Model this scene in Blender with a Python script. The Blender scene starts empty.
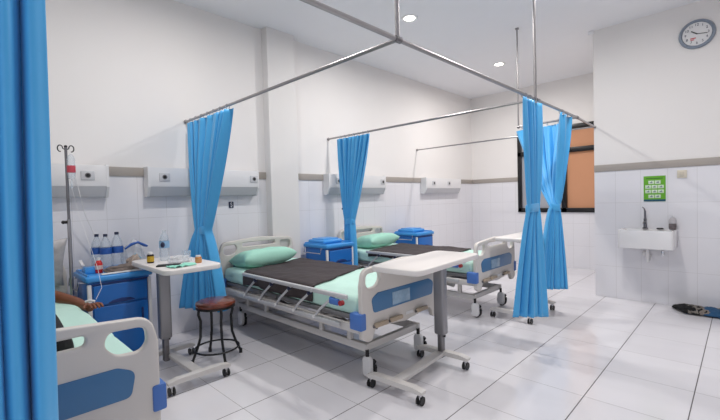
import bpy, bmesh, math, random
from mathutils import Vector, Matrix, noise
random.seed(7)
S = bpy.context.scene
C = S.collection
PI = math.pi

# ------------------------------------------------------------------ camera
cd = bpy.data.cameras.new('camera'); cam = bpy.data.objects.new('camera', cd); C.objects.link(cam)
F_PX, YAW, PITCH, ROLL = 392.07, 0.77418, -0.02597, -0.02608
fw = Vector((-math.sin(YAW)*math.cos(PITCH), math.cos(YAW)*math.cos(PITCH), math.sin(PITCH)))
rt = Vector((math.cos(YAW), math.sin(YAW), 0)); up = rt.cross(fw)
r2 = rt*math.cos(ROLL) + up*math.sin(ROLL); u2 = -rt*math.sin(ROLL) + up*math.cos(ROLL)
M = Matrix((r2, u2, -fw)).transposed().to_4x4(); M.translation = Vector((0, 0, 1.25))
cam.matrix_world = M
cd.sensor_width = 36; cd.lens = F_PX/720*36; cd.clip_start = 0.02
S.camera = cam
# ------------------------------------------------------------------ world, exposure
w = bpy.data.worlds.new('world'); S.world = w; w.use_nodes = True
w.node_tree.nodes['Background'].inputs[0].default_value = (.8, .85, 1, 1)
w.node_tree.nodes['Background'].inputs[1].default_value = 0.3
S.view_settings.view_transform = 'Standard'; S.view_settings.look = 'None'
S.view_settings.gamma = 1; S.view_settings.use_curve_mapping = False
S.view_settings.exposure = 0.29

CEIL = 3.216; XL = -3.92; YF = 7.27; YS = 5.44; XC = -1.30; XR = 1.9; YN = -1.9
TB, TT = 1.514, 1.593
LIGHTS = [(-2.6, -.87, 7), (-2.6, 1.32, 15), (-2.6, 3.51, 18), (-2.6, 5.70, 25), (-.9, 3.60, 19), (-.9, 1.32, 9), (.8, 3.60, 3)]
for x, y, lw in LIGHTS:
    l = bpy.data.lights.new('downlight_lamp', 'AREA'); l.shape = 'DISK'; l.size = .13; l.energy = lw
    l.color = (1, .965, .93); l.spread = math.radians(175)
    lo = bpy.data.objects.new('downlight_lamp', l); C.objects.link(lo); lo.location = (x, y, CEIL-.022)
# added fill light behind the camera to lift ceiling and walls, no real source
l = bpy.data.lights.new('added_fill_light', 'AREA'); l.shape = 'RECTANGLE'; l.size = 2.6; l.size_y = 2.3; l.energy = 15
l.color = (.86, .93, 1)
lo = bpy.data.objects.new('added_fill_light', l); C.objects.link(lo)
lo.location = (.35, YN+.05, 1.3); lo.rotation_euler = (math.radians(90), 0, 0)

# ------------------------------------------------------------------ materials
def srgb(c):
    return tuple(((v/255)/12.92 if v/255 <= .04045 else ((v/255+.055)/1.055)**2.4) for v in c) + (1,)
MATS = {}
def mat(name, rgb, rough=.5, metal=0, var=0.04, vscale=6, bump=0, bscale=60, spec=.5, trans=0, alpha=1, sheen=0, coat=0):
    if name in MATS: return MATS[name]
    m = bpy.data.materials.new(name); m.use_nodes = True; nt = m.node_tree; b = nt.nodes['Principled BSDF']
    b.inputs['Roughness'].default_value = rough; b.inputs['Metallic'].default_value = metal
    b.inputs['Specular IOR Level'].default_value = spec
    b.inputs['Transmission Weight'].default_value = trans; b.inputs['Alpha'].default_value = alpha
    b.inputs['Sheen Weight'].default_value = sheen; b.inputs['Coat Weight'].default_value = coat
    col = srgb(rgb)
    tc = nt.nodes.new('ShaderNodeTexCoord')
    if var:
        n = nt.nodes.new('ShaderNodeTexNoise'); n.inputs['Scale'].default_value = vscale; n.inputs['Detail'].default_value = 4
        nt.links.new(tc.outputs['Object'], n.inputs['Vector'])
        mx = nt.nodes.new('ShaderNodeMix'); mx.data_type = 'RGBA'
        mx.inputs[6].default_value = tuple(max(0, v*(1-var)) for v in col[:3]) + (1,)
        mx.inputs[7].default_value = tuple(min(1, v*(1+var)) for v in col[:3]) + (1,)
        nt.links.new(n.outputs['Fac'], mx.inputs[0]); nt.links.new(mx.outputs[2], b.inputs['Base Color'])
    else: b.inputs['Base Color'].default_value = col
    if bump:
        n2 = nt.nodes.new('ShaderNodeTexNoise'); n2.inputs['Scale'].default_value = bscale; n2.inputs['Detail'].default_value = 5
        nt.links.new(tc.outputs['Object'], n2.inputs['Vector'])
        bp = nt.nodes.new('ShaderNodeBump'); bp.inputs['Strength'].default_value = bump; bp.inputs['Distance'].default_value = .01
        nt.links.new(n2.outputs['Fac'], bp.inputs['Height']); nt.links.new(bp.outputs['Normal'], b.inputs['Normal'])
    MATS[name] = m; return m

def N(nt, op, a, b=None, c=None):
    n = nt.nodes.new('ShaderNodeMath'); n.operation = op
    for i, v in enumerate((a, b, c)):
        if v is None: continue
        if isinstance(v, (int, float)): n.inputs[i].default_value = v
        else: nt.links.new(v, n.inputs[i])
    return n.outputs[0]
def mixc(nt, f, a, b):
    n = nt.nodes.new('ShaderNodeMix'); n.data_type = 'RGBA'
    nt.links.new(f, n.inputs[0])
    for i, v in ((6, a), (7, b)):
        if isinstance(v, tuple): n.inputs[i].default_value = v
        else: nt.links.new(v, n.inputs[i])
    return n.outputs[2]
def joint(nt, coord, origin, pitch, width):       # 1 on the joint line, 0 on the tile
    t = N(nt, 'DIVIDE', N(nt, 'SUBTRACT', coord, origin), pitch)
    f = N(nt, 'ABSOLUTE', N(nt, 'SUBTRACT', N(nt, 'FRACT', N(nt, 'ADD', t, .5)), .5))
    return N(nt, 'LESS_THAN', f, width/2/pitch), N(nt, 'FLOOR', t)

def floor_mat():
    m = bpy.data.materials.new('floor_tiles'); m.use_nodes = True; nt = m.node_tree; b = nt.nodes['Principled BSDF']
    g = nt.nodes.new('ShaderNodeNewGeometry'); sp = nt.nodes.new('ShaderNodeSeparateXYZ'); nt.links.new(g.outputs['Position'], sp.inputs[0])
    jx, ix = joint(nt, sp.outputs[0], -.216, .49, .0055)
    jy, iy = joint(nt, sp.outputs[1], 2.160, .4975, .0035)
    cx = nt.nodes.new('ShaderNodeCombineXYZ'); nt.links.new(ix, cx.inputs[0]); nt.links.new(iy, cx.inputs[1])
    wn = nt.nodes.new('ShaderNodeTexWhiteNoise'); nt.links.new(cx.outputs[0], wn.inputs['Vector'])
    no = nt.nodes.new('ShaderNodeTexNoise'); no.inputs['Scale'].default_value = 2.2; no.inputs['Detail'].default_value = 6
    mp = nt.nodes.new('ShaderNodeMapping'); mp.inputs['Scale'].default_value = (1, 3, 1)
    nt.links.new(g.outputs['Position'], mp.inputs[0]); nt.links.new(mp.outputs[0], no.inputs['Vector'])
    f = N(nt, 'ADD', N(nt, 'MULTIPLY', wn.outputs['Value'], .35), N(nt, 'MULTIPLY', no.outputs['Fac'], .6))
    base = mixc(nt, f, srgb((222, 220, 225)), srgb((236, 234, 238)))
    c1 = mixc(nt, jy, base, srgb((150, 147, 148)))
    c2 = mixc(nt, jx, c1, srgb((92, 88, 90)))
    nt.links.new(c2, b.inputs['Base Color'])
    jj = N(nt, 'MAXIMUM', jx, jy)
    ro = N(nt, 'ADD', N(nt, 'MULTIPLY', jj, .5), N(nt, 'ADD', .10, N(nt, 'MULTIPLY', no.outputs['Fac'], .10)))
    nt.links.new(ro, b.inputs['Roughness'])
    bp = nt.nodes.new('ShaderNodeBump'); bp.inputs['Strength'].default_value = .25; bp.inputs['Distance'].default_value = .002
    nt.links.new(N(nt, 'SUBTRACT', 1, jj), bp.inputs['Height']); nt.links.new(bp.outputs['Normal'], b.inputs['Normal'])
    return m
def wall_mat(axis, origin, name):
    m = bpy.data.materials.new(name); m.use_nodes = True; nt = m.node_tree; b = nt.nodes['Principled BSDF']
    g = nt.nodes.new('ShaderNodeNewGeometry'); sp = nt.nodes.new('ShaderNodeSeparateXYZ'); nt.links.new(g.outputs['Position'], sp.inputs[0])
    jh, ih = joint(nt, sp.outputs[axis], origin, .245, .003)
    jz, iz = joint(nt, sp.outputs[2], 0, .3785, .003)
    up_ = N(nt, 'GREATER_THAN', sp.outputs[2], TB)
    no = nt.nodes.new('ShaderNodeTexNoise'); no.inputs['Scale'].default_value = 1.6; no.inputs['Detail'].default_value = 5
    nt.links.new(g.outputs['Position'], no.inputs['Vector'])
    tile = mixc(nt, no.outputs['Fac'], srgb((231, 230, 235)), srgb((238, 237, 241)))
    jo = N(nt, 'MAXIMUM', jh, jz)
    tj = mixc(nt, jo, tile, srgb((212, 210, 212)))
    paint = mixc(nt, no.outputs['Fac'], srgb((238, 234, 232)), srgb((243, 240, 238)))
    nt.links.new(mixc(nt, up_, tj, paint), b.inputs['Base Color'])
    nt.links.new(N(nt, 'ADD', .2, N(nt, 'MULTIPLY', up_, .5)), b.inputs['Roughness'])
    bp = nt.nodes.new('ShaderNodeBump'); bp.inputs['Strength'].default_value = .3; bp.inputs['Distance'].default_value = .002
    nt.links.new(N(nt, 'SUBTRACT', 1, N(nt, 'MULTIPLY', jo, N(nt, 'SUBTRACT', 1, up_))), bp.inputs['Height'])
    nt.links.new(bp.outputs['Normal'], b.inputs['Normal'])
    return m
def emis(name, rgb, st):
    m = bpy.data.materials.new(name); m.use_nodes = True; b = m.node_tree.nodes['Principled BSDF']
    b.inputs['Base Color'].default_value = srgb(rgb); b.inputs['Emission Color'].default_value = srgb(rgb); b.inputs['Emission Strength'].default_value = st
    return m

CURT = mat('curtain_cloth', (76, 174, 234), .42, var=.05, vscale=3, bump=.05, bscale=25, sheen=.15)
_b = CURT.node_tree.nodes['Principled BSDF']
STEEL = mat('brushed_steel', (168, 165, 166), .32, 1, var=.06, vscale=20)
DSTEEL = mat('dull_steel', (128, 126, 128), .38, .8, var=.05)
CHROME = mat('chrome', (205, 205, 208), .14, 1, var=.02)
BEDP = mat('bed_plastic', (218, 212, 206), .38, var=.02)
BEDM = mat('bed_white_metal', (214, 210, 207), .35, var=.02)
BLUEB = mat('bumper_blue', (78, 122, 196), .45, var=.04)
INLAY = mat('inlay_blue', (66, 118, 164), .3, var=.05)
BLACKR = mat('black_rubber', (24, 24, 26), .5, var=.05)
BLACKM = mat('black_metal', (20, 20, 22), .35, 0, var=.05)
GREYP = mat('grey_plastic', (120, 118, 120), .45)
TAN = mat('tan_plastic', (186, 168, 146), .45)
GREEN = mat('green_sheet', (200, 236, 224), .75, var=.05, vscale=5, bump=.35, bscale=9)
GREENP = mat('green_pillowcase', (168, 222, 203), .75, var=.05, vscale=6, bump=.4, bscale=12)
DARKB = mat('dark_blanket', (58, 49, 51), .85, var=.28, vscale=14, bump=.5, bscale=18, sheen=.05)
CABB = mat('cabinet_blue', (26, 110, 194), .32, var=.05)
CABL = mat('cabinet_top_blue', (62, 152, 226), .3, var=.05)
CABD = mat('cabinet_groove', (14, 48, 110), .5)
WHITEP = mat('white_plastic', (232, 231, 232), .3, var=.01)
CONSM = mat('console_grey', (206, 206, 209), .4, var=.02)
TABLET = mat('table_top', (234, 229, 226), .3, var=.015)
CERAM = mat('white_ceramic', (238, 237, 238), .12, var=.01, coat=.4)
WOOD = mat('stool_vinyl', (112, 52, 32), .22, var=.6, vscale=34, coat=.3)
WATER = mat('clear_bottle', (226, 238, 248), .12, trans=.5, var=.02, alpha=.42)
LABELB = mat('bottle_label_blue', (36, 88, 168), .4, var=.3, vscale=40)
LABELG = mat('bottle_label_pale', (140, 180, 215), .4, var=.25, vscale=40)
TRIMM = mat('trim_taupe', (170, 162, 155), .4, var=.06, vscale=4)
SKIN = mat('skin', (128, 78, 55), .5, var=.1, vscale=12)
BLKCLOTH = mat('black_cloth', (26, 24, 27), .85, var=.2)
GREYC = mat('mottled_grey_cloth', (186, 182, 182), .7, var=.28, vscale=22, bump=.4, bscale=18)
NAVY = mat('navy', (26, 34, 66), .45)
WHITE = mat('white_ink', (238, 238, 240), .5, var=0)
PLASTICBAG = mat('thin_plastic_bag', (226, 230, 236), .25, var=.02, alpha=.5, bump=.6, bscale=30)

# ------------------------------------------------------------------ mesh helpers
class MB:
    def __init__(s): s.bm = bmesh.new()
    def box(s, c, d, rot=None, bev=0, seg=2):
        t = bmesh.new(); bmesh.ops.create_cube(t, size=1)
        for v in t.verts: v.co = Vector((v.co.x*d[0], v.co.y*d[1], v.co.z*d[2]))
        if bev: bmesh.ops.bevel(t, geom=t.edges[:], offset=bev, segments=seg, profile=.5, affect='EDGES')
        Mx = Matrix.Translation(c) @ (rot.to_4x4() if rot else Matrix())
        s._add(t, Mx); return s
    def _add(s, t, Mx):
        t.transform(Mx); me = bpy.data.meshes.new('tmp'); t.to_mesh(me); t.free(); s.bm.from_mesh(me); bpy.data.meshes.remove(me)
    def cyl(s, a, b, r, rb=None, seg=20, cap=True):
        a = Vector(a); b = Vector(b); t = bmesh.new(); d = b-a
        bmesh.ops.create_cone(t, cap_ends=cap, segments=seg, radius1=r, radius2=r if rb is None else rb, depth=d.length)
        s._add(t, Matrix.Translation((a+b)/2) @ d.to_track_quat('Z', 'Y').to_matrix().to_4x4()); return s
    def tube(s, pts, r, seg=10, closed=False, flat=None):
        pts = [Vector(p) for p in pts]; n = len(pts); rings = []; prev = None
        for i, p in enumerate(pts):
            if closed: t = pts[(i+1) % n]-pts[i-1]
            else: t = pts[min(i+1, n-1)]-pts[max(i-1, 0)]
            t.normalize()
            if prev is None: a = t.orthogonal().normalized()
            else: a = (prev - t*prev.dot(t)).normalized()
            prev = a; b2 = t.cross(a)
            rr = r[i] if isinstance(r, (list, tuple)) else r
            rings.append([s.bm.verts.new(p + (a*math.cos(2*PI*k/seg) + b2*math.sin(2*PI*k/seg))*rr) for k in range(seg)])
        for i in range(n if closed else n-1):
            A = rings[i]; B = rings[(i+1) % n]; off = 0
            if closed and i == n-1:
                off = min(range(seg), key=lambda o: (A[0].co-B[o].co).length)
            for k in range(seg): s.bm.faces.new((A[k], A[(k+1) % seg], B[(k+1+off) % seg], B[(k+off) % seg]))
        if not closed:
            s.bm.faces.new(rings[0][::-1]); s.bm.faces.new(rings[-1])
        return s
    def lathe(s, prof, c=(0, 0, 0), seg=28):
        c = Vector(c); rings = []
        for r, z in prof:
            if r < 1e-5: rings.append([s.bm.verts.new(c+Vector((0, 0, z)))])
            else: rings.append([s.bm.verts.new(c+Vector((r*math.cos(2*PI*k/seg), r*math.sin(2*PI*k/seg), z))) for k in range(seg)])
        for A, B in zip(rings, rings[1:]):
            for k in range(seg):
                a, b = A[k % len(A)], A[(k+1) % len(A)]; d, e = B[k % len(B)], B[(k+1) % len(B)]
                vs = []
                for v in (a, b, e, d):
                    if v not in vs: vs.append(v)
                if len(vs) > 2: s.bm.faces.new(vs)
        return s
    def prism(s, pts, a, b, axis):           # pts 2D outline extruded from a to b along axis
        def P(p, t):
            q = list(p); q.insert(axis, t); return Vector(q)
        A = [s.bm.verts.new(P(p, a)) for p in pts]; B = [s.bm.verts.new(P(p, b)) for p in pts]; n = len(pts)
        s.bm.faces.new(A[::-1]); s.bm.faces.new(B)
        for i in range(n): s.bm.faces.new((A[i], A[(i+1) % n], B[(i+1) % n], B[i]))
        return s
    def ball(s, c, r, sc=(1, 1, 1), seg=16):
        t = bmesh.new(); bmesh.ops.create_uvsphere(t, u_segments=seg, v_segments=max(8, seg*2//3), radius=r)
        s._add(t, Matrix.Translation(c) @ Matrix.Diagonal((*sc, 1))); return s
    def mesh(s, name, m, bev=0, ang=40):
        bmesh.ops.recalc_face_normals(s.bm, faces=s.bm.faces[:])
        me = bpy.data.meshes.new(name); s.bm.to_mesh(me); s.bm.free(); me.materials.append(m)
        me.shade_smooth(); me.set_sharp_from_angle(angle=math.radians(ang)); return me
    def build(s, name, m, parent=None, bev=0, ang=40, loc=None):
        o = bpy.data.objects.new(name, s.mesh(name, m, ang=ang)); C.objects.link(o)
        if parent: o.parent = parent
        if loc: o.location = loc
        if bev:
            md = o.modifiers.new('bevel', 'BEVEL'); md.width = bev; md.segments = 2; md.limit_method = 'ANGLE'; md.angle_limit = math.radians(50)
        return o
def rpoly(pts, rad, n=6):
    out = []; k = len(pts)
    for i in range(k):
        p = Vector(pts[i]); a = Vector(pts[i-1])-p; b = Vector(pts[(i+1) % k])-p
        r = rad[i] if isinstance(rad, (list, tuple)) else rad
        if r <= 0: out.append(p); continue
        th = a.angle(b); d = min(r/math.tan(th/2), a.length*.49, b.length*.49)
        s = p+a.normalized()*d; e = p+b.normalized()*d
        for j in range(n+1):
            t = j/n; out.append((1-t)**2*s + 2*t*(1-t)*p + t*t*e)
    return [(q.x, q.y) for q in out]
def rrect(cx, cy, w_, h, r): return rpoly([(cx-w_/2, cy-h/2), (cx+w_/2, cy-h/2), (cx+w_/2, cy+h/2), (cx-w_/2, cy+h/2)], r)
def plate(name, loops, th, m, parent=None, Mx=Matrix(), bev=.004):
    cu = bpy.data.curves.new('tmpc', 'CURVE'); cu.dimensions = '2D'; cu.fill_mode = 'BOTH'; cu.extrude = th/2-bev; cu.bevel_depth = bev; cu.bevel_resolution = 2
    cu.offset = -bev
    for lp in loops:
        sp = cu.splines.new('POLY'); sp.points.add(len(lp)-1); sp.use_cyclic_u = True
        for i, p in enumerate(lp): sp.points[i].co = (p[0], p[1], 0, 1)
    o = bpy.data.objects.new('tmpo', cu); me = bpy.data.meshes.new_from_object(o)
    bpy.data.objects.remove(o); bpy.data.curves.remove(cu)
    me.name = name; me.transform(Mx); me.materials.clear(); me.materials.append(m)
    bm = bmesh.new(); bm.from_mesh(me); bmesh.ops.remove_doubles(bm, verts=bm.verts[:], dist=1e-5); bmesh.ops.recalc_face_normals(bm, faces=bm.faces[:]); bm.to_mesh(me); bm.free()
    me.shade_smooth(); me.set_sharp_from_angle(angle=math.radians(35))
    ob = bpy.data.objects.new(name, me); C.objects.link(ob)
    if parent: ob.parent = parent
    return ob
YZ = Matrix(((0, 0, 1, 0), (1, 0, 0, 0), (0, 1, 0, 0), (0, 0, 0, 1)))      # plate xy -> world yz, thickness along x
XZ = Matrix(((1, 0, 0, 0), (0, 0, -1, 0), (0, 1, 0, 0), (0, 0, 0, 1)))     # plate xy -> world xz, thickness along y
def text_mesh(name, body, size, m, parent, Mx, th=.0006):
    cu = bpy.data.curves.new('tmpt', 'FONT'); cu.body = body; cu.size = size; cu.extrude = th; cu.align_x = 'CENTER'; cu.align_y = 'CENTER'
    o = bpy.data.objects.new('tmpo', cu); me = bpy.data.meshes.new_from_object(o); bpy.data.objects.remove(o); bpy.data.curves.remove(cu)
    me.transform(Mx); me.materials.clear(); me.materials.append(m); me.name = name
    ob = bpy.data.objects.new(name, me); C.objects.link(ob)
    if parent: ob.parent = parent
    return ob
def tag(o, label, cat, group=None):
    o['label'] = label; o['category'] = cat
    if group: o['group'] = group
    return o
def thing(name, label, cat, loc=(0, 0, 0), rz=0, group=None):
    o = bpy.data.objects.new(name, None); C.objects.link(o); o.location = loc; o.rotation_euler = (0, 0, rz); o.empty_display_size = .1
    return tag(o, label, cat, group)
def copy_tree(o, parent=None):
    c = o.copy(); C.objects.link(c)
    if parent is not None: c.parent = parent
    for ch in list(o.children): copy_tree(ch, c)
    return c
def struct(o): o['kind'] = 'structure'; return o

# ------------------------------------------------------------------ setting
FM = floor_mat(); WL = wall_mat(1, .89, 'wall_tile_paint_left'); WS = wall_mat(0, -1.081, 'wall_tile_paint_sink'); 
CEILM = mat('ceiling_paint', (246, 246, 249), .8, var=.01)
T = .15
struct(MB().box(((XL+XR)/2, (YN+YF)/2, -T/2), (XR-XL+2*T, YF-YN+2*T, T)).build('floor', FM))
struct(MB().box(((XL+XR)/2, (YN+YF)/2, CEIL+T/2), (XR-XL+2*T, YF-YN+2*T, T)).build('ceiling', CEILM))
struct(MB().box((XL-T/2, (YN+YF)/2, CEIL/2), (T, YF-YN, CEIL)).build('wall_left', WL))
struct(MB().box(((XC+XR)/2, (YS+YF)/2, CEIL/2), (XR-XC, YF-YS, CEIL)).build('wall_sink_side', WS))
struct(MB().box((XR+T/2, (YN+YS)/2, CEIL/2), (T, YS-YN, CEIL)).build('wall_right', WL))
struct(MB().box(((XL+XR)/2, YN-T/2, CEIL/2), (XR-XL+2*T, T, CEIL)).build('wall_front', WS))
# back wall with the window opening
WX0, WX1, WZ0, WZ1 = -2.985, -1.38, .945, 2.43
mb = MB()
mb.box(((XL+WX0)/2, YF+T/2, CEIL/2), (WX0-XL, T, CEIL)); mb.box(((WX1+XC)/2, YF+T/2, CEIL/2), (XC-WX1, T, CEIL))
mb.box(((WX0+WX1)/2, YF+T/2, WZ0/2), (WX1-WX0, T, WZ0)); mb.box(((WX0+WX1)/2, YF+T/2, (WZ1+CEIL)/2), (WX1-WX0, T, CEIL-WZ1))
struct(mb.build('wall_back', WS))
# column in the left wall
struct(MB().box(((XL-3.81)/2, 2.665, CEIL/2), (.11, .38, CEIL)).build('wall_column', mat('column_paint', (232, 229, 227), .6, var=.01)))
# trims
zc = (TB+TT)/2
def trim(c, d): return struct(MB().box(c, d, bev=.003).build('trim_%d' % trim.n, TRIMM))
for i, (c, d) in enumerate([((XL+.006, (YN+2.475)/2, zc), (.012, 2.475-YN, TT-TB)), ((XL+.006, (2.855+YF)/2, zc), (.012, YF-2.855, TT-TB)),
                            (((XL+WX0)/2, YF-.006, zc), (WX0-XL-.01, .012, TT-TB)), (((XC+XR)/2, YS-.006, zc), (XR-XC, .012, TT-TB))]):
    trim.n = i+1; trim(c, d)
# plaster corner bead/cornice stub at top of the sink wall corner
trim.n = 5; o = struct(MB().box((XC-.02, YS-.012, CEIL-.02), (.06, .03, .04), bev=.006).build('trim_5', CEILM))

# window
BLK = mat('window_black', (22, 20, 22), .3)
wf = MB()
def fr(x0, x1, z0, z1, m, y=YF+.01, d=.07): m.box(((x0+x1)/2, y, (z0+z1)/2), (x1-x0, d, z1-z0), bev=.003)
fr(WX0, WX0+.065, WZ0, WZ1, wf); fr(WX1-.065, WX1, WZ0, WZ1, wf); fr(WX0, WX1, WZ0, WZ0+.075, wf); fr(WX0, WX1, WZ1-.075, WZ1, wf)
fr(-2.235, -2.155, WZ0, WZ1, wf); fr(WX0, WX1, 1.965, 2.045, wf)
wn = struct(wf.build('window_1', BLK))
ORG = mat('orange_blind', (205, 148, 112), .7, var=.06, vscale=2)
GL = mat('window_glass_grey', (170, 172, 180), .15, var=.04)
def pane(x0, x1, z0, z1, m, nm='pane', y=YF+.03):
    return MB().box(((x0+x1)/2, y, (z0+z1)/2), (x1-x0, .012, z1-z0)).build(nm, m, wn)
pane(-2.155, WX1-.065, WZ0+.075, 1.965, ORG); pane(-2.155, WX1-.065, 2.045, WZ1-.075, ORG)
pane(WX0+.065, -2.235, WZ0+.075, 1.965, GL); pane(WX0+.065, -2.235, 2.045, WZ1-.075, GL)
MB().box((-2.10, YF-.04, 2.005), (.05, .03, .03), bev=.006).box((-1.82, YF-.03, .975), (.14, .02, .02), bev=.004).build('window_latch', BLACKM, wn)

# ------------------------------------------------------------------ ceiling lights
LE = emis('lamp_glow', (255, 250, 240), 9)
LR = mat('lamp_trim', (240, 240, 240), .4)
lt0 = None
LTL = ['round recessed ceiling downlight nearest the left wall corner of the near beds', 'round ceiling downlight over the second bed, above the left overbed table',
       'round ceiling downlight just right of the near rail hanger, top centre', 'round ceiling downlight farther back, just left of the two far rail hangers']
for i, (x, y, lw) in enumerate(LIGHTS):
    lab = LTL[i] if i < 4 else 'round ceiling downlight in the right-hand rows above the camera'
    if lt0 is None:
        lt0 = thing('ceiling_downlight', lab, 'ceiling light', (x, y, CEIL), group='recessed ceiling downlights')
        MB().lathe([(.058, -.004), (.085, -.012), (.092, -.006), (.094, 0), (.058, 0), (.058, -.004)]).build('trim_ring', LR, lt0)
        MB().lathe([(0, -.005), (.057, -.005), (.057, -.001), (0, -.001)]).build('diffuser', LE, lt0)
    else:
        c = copy_tree(lt0); c.location = (x, y, CEIL); c['label'] = lab

# ------------------------------------------------------------------ curtain rail system
RZ = 2.06; RX = -1.256; RR = .0125
rail = thing('curtain_rail', 'steel tube curtain rail framework hung from the ceiling over the beds', 'curtain rail', (0, 0, 0))
def rod(a, b, r=RR, nm='rod'): return MB().cyl(a, b, r, seg=14).build(nm, STEEL, rail)
rod((RX, YN+.02, RZ), (RX, 4.60, RZ)); rod((RX, 4.60, RZ), (-1.288, YS-.004, RZ))
for y in (-.26, 1.59, 3.44): rod((XL+.012, y, RZ), (RX, y, RZ), .0115)
rod((XL+.012, YS-.03, RZ), (XC, YS-.03, RZ), .010)
rod((-1.90, 4.64, RZ), (RX, 4.60, RZ), .0115)
for y in (-.26, 1.59, 3.44): rod((RX, y, RZ), (RX, y, CEIL-.01), .0115, 'hanger')
rod((-1.90, 4.66, RZ-.01), (-1.90, 4.66, CEIL-.01), .009, 'hanger')
def flange(c, ax, r=.026):
    v = Vector((0, 0, 0)); v[ax] = .006; c = Vector(c)
    MB().cyl(c-v, c+v, r, seg=18).build('flange', STEEL, rail)
for y in (-.26, 1.59, 3.44): flange((XL+.008, y, RZ), 0, .02); flange((RX, y, CEIL-.007), 2, .03)
flange((XL+.008, YS-.03, RZ), 0, .02)
flange((-1.90, 4.66, CEIL-.007), 2, .022); flange((-1.288, YS-.006, RZ), 1, .015)
for y in (-.26, 1.59, 3.44, 4.60): MB().cyl((RX, y-.022, RZ), (RX, y+.022, RZ), .017, seg=14).build('tee_joint', DSTEEL, rail)
MB().ball((-1.90, 4.66, RZ), .018).build('end_joint', DSTEEL, rail)

# ------------------------------------------------------------------ curtains
def polyf(pts):
    P = [Vector(p) for p in pts]; L = [0]
    for a, b in zip(P, P[1:]): L.append(L[-1]+(b-a).length)
    def f(u):
        t = u*L[-1]
        for i in range(len(P)-1):
            if t <= L[i+1] or i == len(P)-2:
                k = (t-L[i])/(L[i+1]-L[i]); return P[i].lerp(P[i+1], k)
    return f
def curtain(name, label, top, tie, bot, nf, amps, band=True, nu=200, nv=64, seed=0, rings=True, ztop_jit=.004, parent_label=None):
    root = thing(name, label, 'curtain', tuple(Vector(bot[0]).lerp(Vector(bot[-1]), .5)), group='blue privacy curtains on the rail')
    off = root.location.copy()
    ft, fb = polyf(top), polyf(bot); fi = polyf(tie) if tie else None
    zt = top[0][2]; zb = bot[0][2]; vt = (zt-tie[0][2])/(zt-zb) if tie else 1
    def base(u, v):
        if tie:
            if v <= vt:
                k = v/vt; k = k**1.12; p = ft(u).lerp(fi(u), k)
            else:
                k = (v-vt)/(1-vt); kk = k**.72; a = fi(u); b = fb(u); p = a.lerp(b, kk)
            z = ft(u).z*(1-v/vt) + fi(u).z*v/vt if v <= vt else fi(u).z*(1-k)+fb(u).z*k
        else:
            p = ft(u).lerp(fb(u), v); z = p.z
        return Vector((p.x, p.y, z))
    def amp(v):
        a0, a1, a2, a3 = amps
        if v <= vt:
            k = v/vt; return a0*(1-k)**2 + a1*2*k*(1-k)*1.4 + a2*k*k
        k = (v-vt)/(1-vt); return a2*(1-k)+a3*k**.8 if k > 0 else a2
    bm = bmesh.new(); G = []
    for j in range(nv+1):
        v = j/nv; row = []
        for i in range(nu+1):
            u = i/nu; e = .012
            p = base(u, v); d = base(min(1, u+e), v)-base(max(0, u-e), v); d.z = 0
            d.normalize(); nrm = Vector((-d.y, d.x, 0))
            wob = .35*noise.noise(Vector((u*5+seed, v*1.4, seed)))
            ph = 2*PI*nf*(u + .05*math.sin(2*PI*u+seed)) + seed
            s_ = math.sin(ph+wob*3)
            s_ = math.copysign(abs(s_)**.75, s_)
            A = amp(v)*(1+.5*noise.noise(Vector((u*nf*.6+seed, 3.1, v))))
            q = p + nrm*(A*s_ + .25*A*math.sin(2.3*ph+1+seed)) + d*(.35*A*math.cos(ph))
            q.z += ztop_jit*math.sin(ph)*(1-v) + (.006*noise.noise(Vector((u*9, seed, 0))) if v > .9 else 0)
            row.append(bm.verts.new(q-off))
        G.append(row)
    for j in range(nv):
        for i in range(nu): bm.faces.new((G[j][i], G[j][i+1], G[j+1][i+1], G[j+1][i]))
    me = bpy.data.meshes.new('cloth'); bm.to_mesh(me); bm.free(); me.materials.append(CURT); me.shade_smooth()
    o = bpy.data.objects.new('cloth', me); C.objects.link(o); o.parent = root
    md = o.modifiers.new('thickness', 'SOLIDIFY'); md.thickness = .0022
    if tie and band:
        a, b = Vector(tie[0]), Vector(tie[-1]); c = (a+b)/2; d = (b-a); L = d.length/2+.006; d.normalize(); nn = Vector((-d.y, d.x, 0)); r2_ = max(amps[2]*1.35, .026)
        m = MB(); ring = []
        for k in range(40):
            t = 2*PI*k/40; ring.append((c + d*L*math.copysign(abs(math.cos(t))**.8, math.cos(t)) + nn*r2_*math.copysign(abs(math.sin(t))**.8, math.sin(t))))
        rows = []
        for zz, s_ in ((.036, .97), (.03, 1.02), (0, 1.04), (-.03, 1.02), (-.036, .97)):
            rows.append([m.bm.verts.new(c+(q-c)*s_+Vector((0, 0, zz+.01*math.sin(q.x*30)))-off) for q in ring])
        for A, B in zip(rows, rows[1:]):
            for k in range(40): m.bm.faces.new((A[k], A[(k+1) % 40], B[(k+1) % 40], B[k]))
        tb = m.build('tieback', CURT, root); tb.modifiers.new('t', 'SOLIDIFY').thickness = .004
    if rings:
        n = max(4, int(nf)); r0 = None
        for k in range(n):
            p = ft((k+.5)/n); t = ft(min(1, (k+.5)/n+.02))-ft((k+.5)/n-.02); t.z = 0; t.normalize(); nn = Vector((-t.y, t.x, 0))
            if r0 is None:
                m = MB(); m.tube([Vector((0, math.cos(a), math.sin(a)))*.021 for a in [2*PI*q/14 for q in range(14)]], .0028, seg=6, closed=True)
                r0 = m.build('curtain_ring', CHROME, root); r = r0
            else: r = r0.copy(); C.objects.link(r); r.parent = root
            r.location = Vector((p.x, p.y, RZ-.007))-off; r.rotation_euler = (0, 0, math.atan2(t.y, t.x)+.2)
    return root

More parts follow.
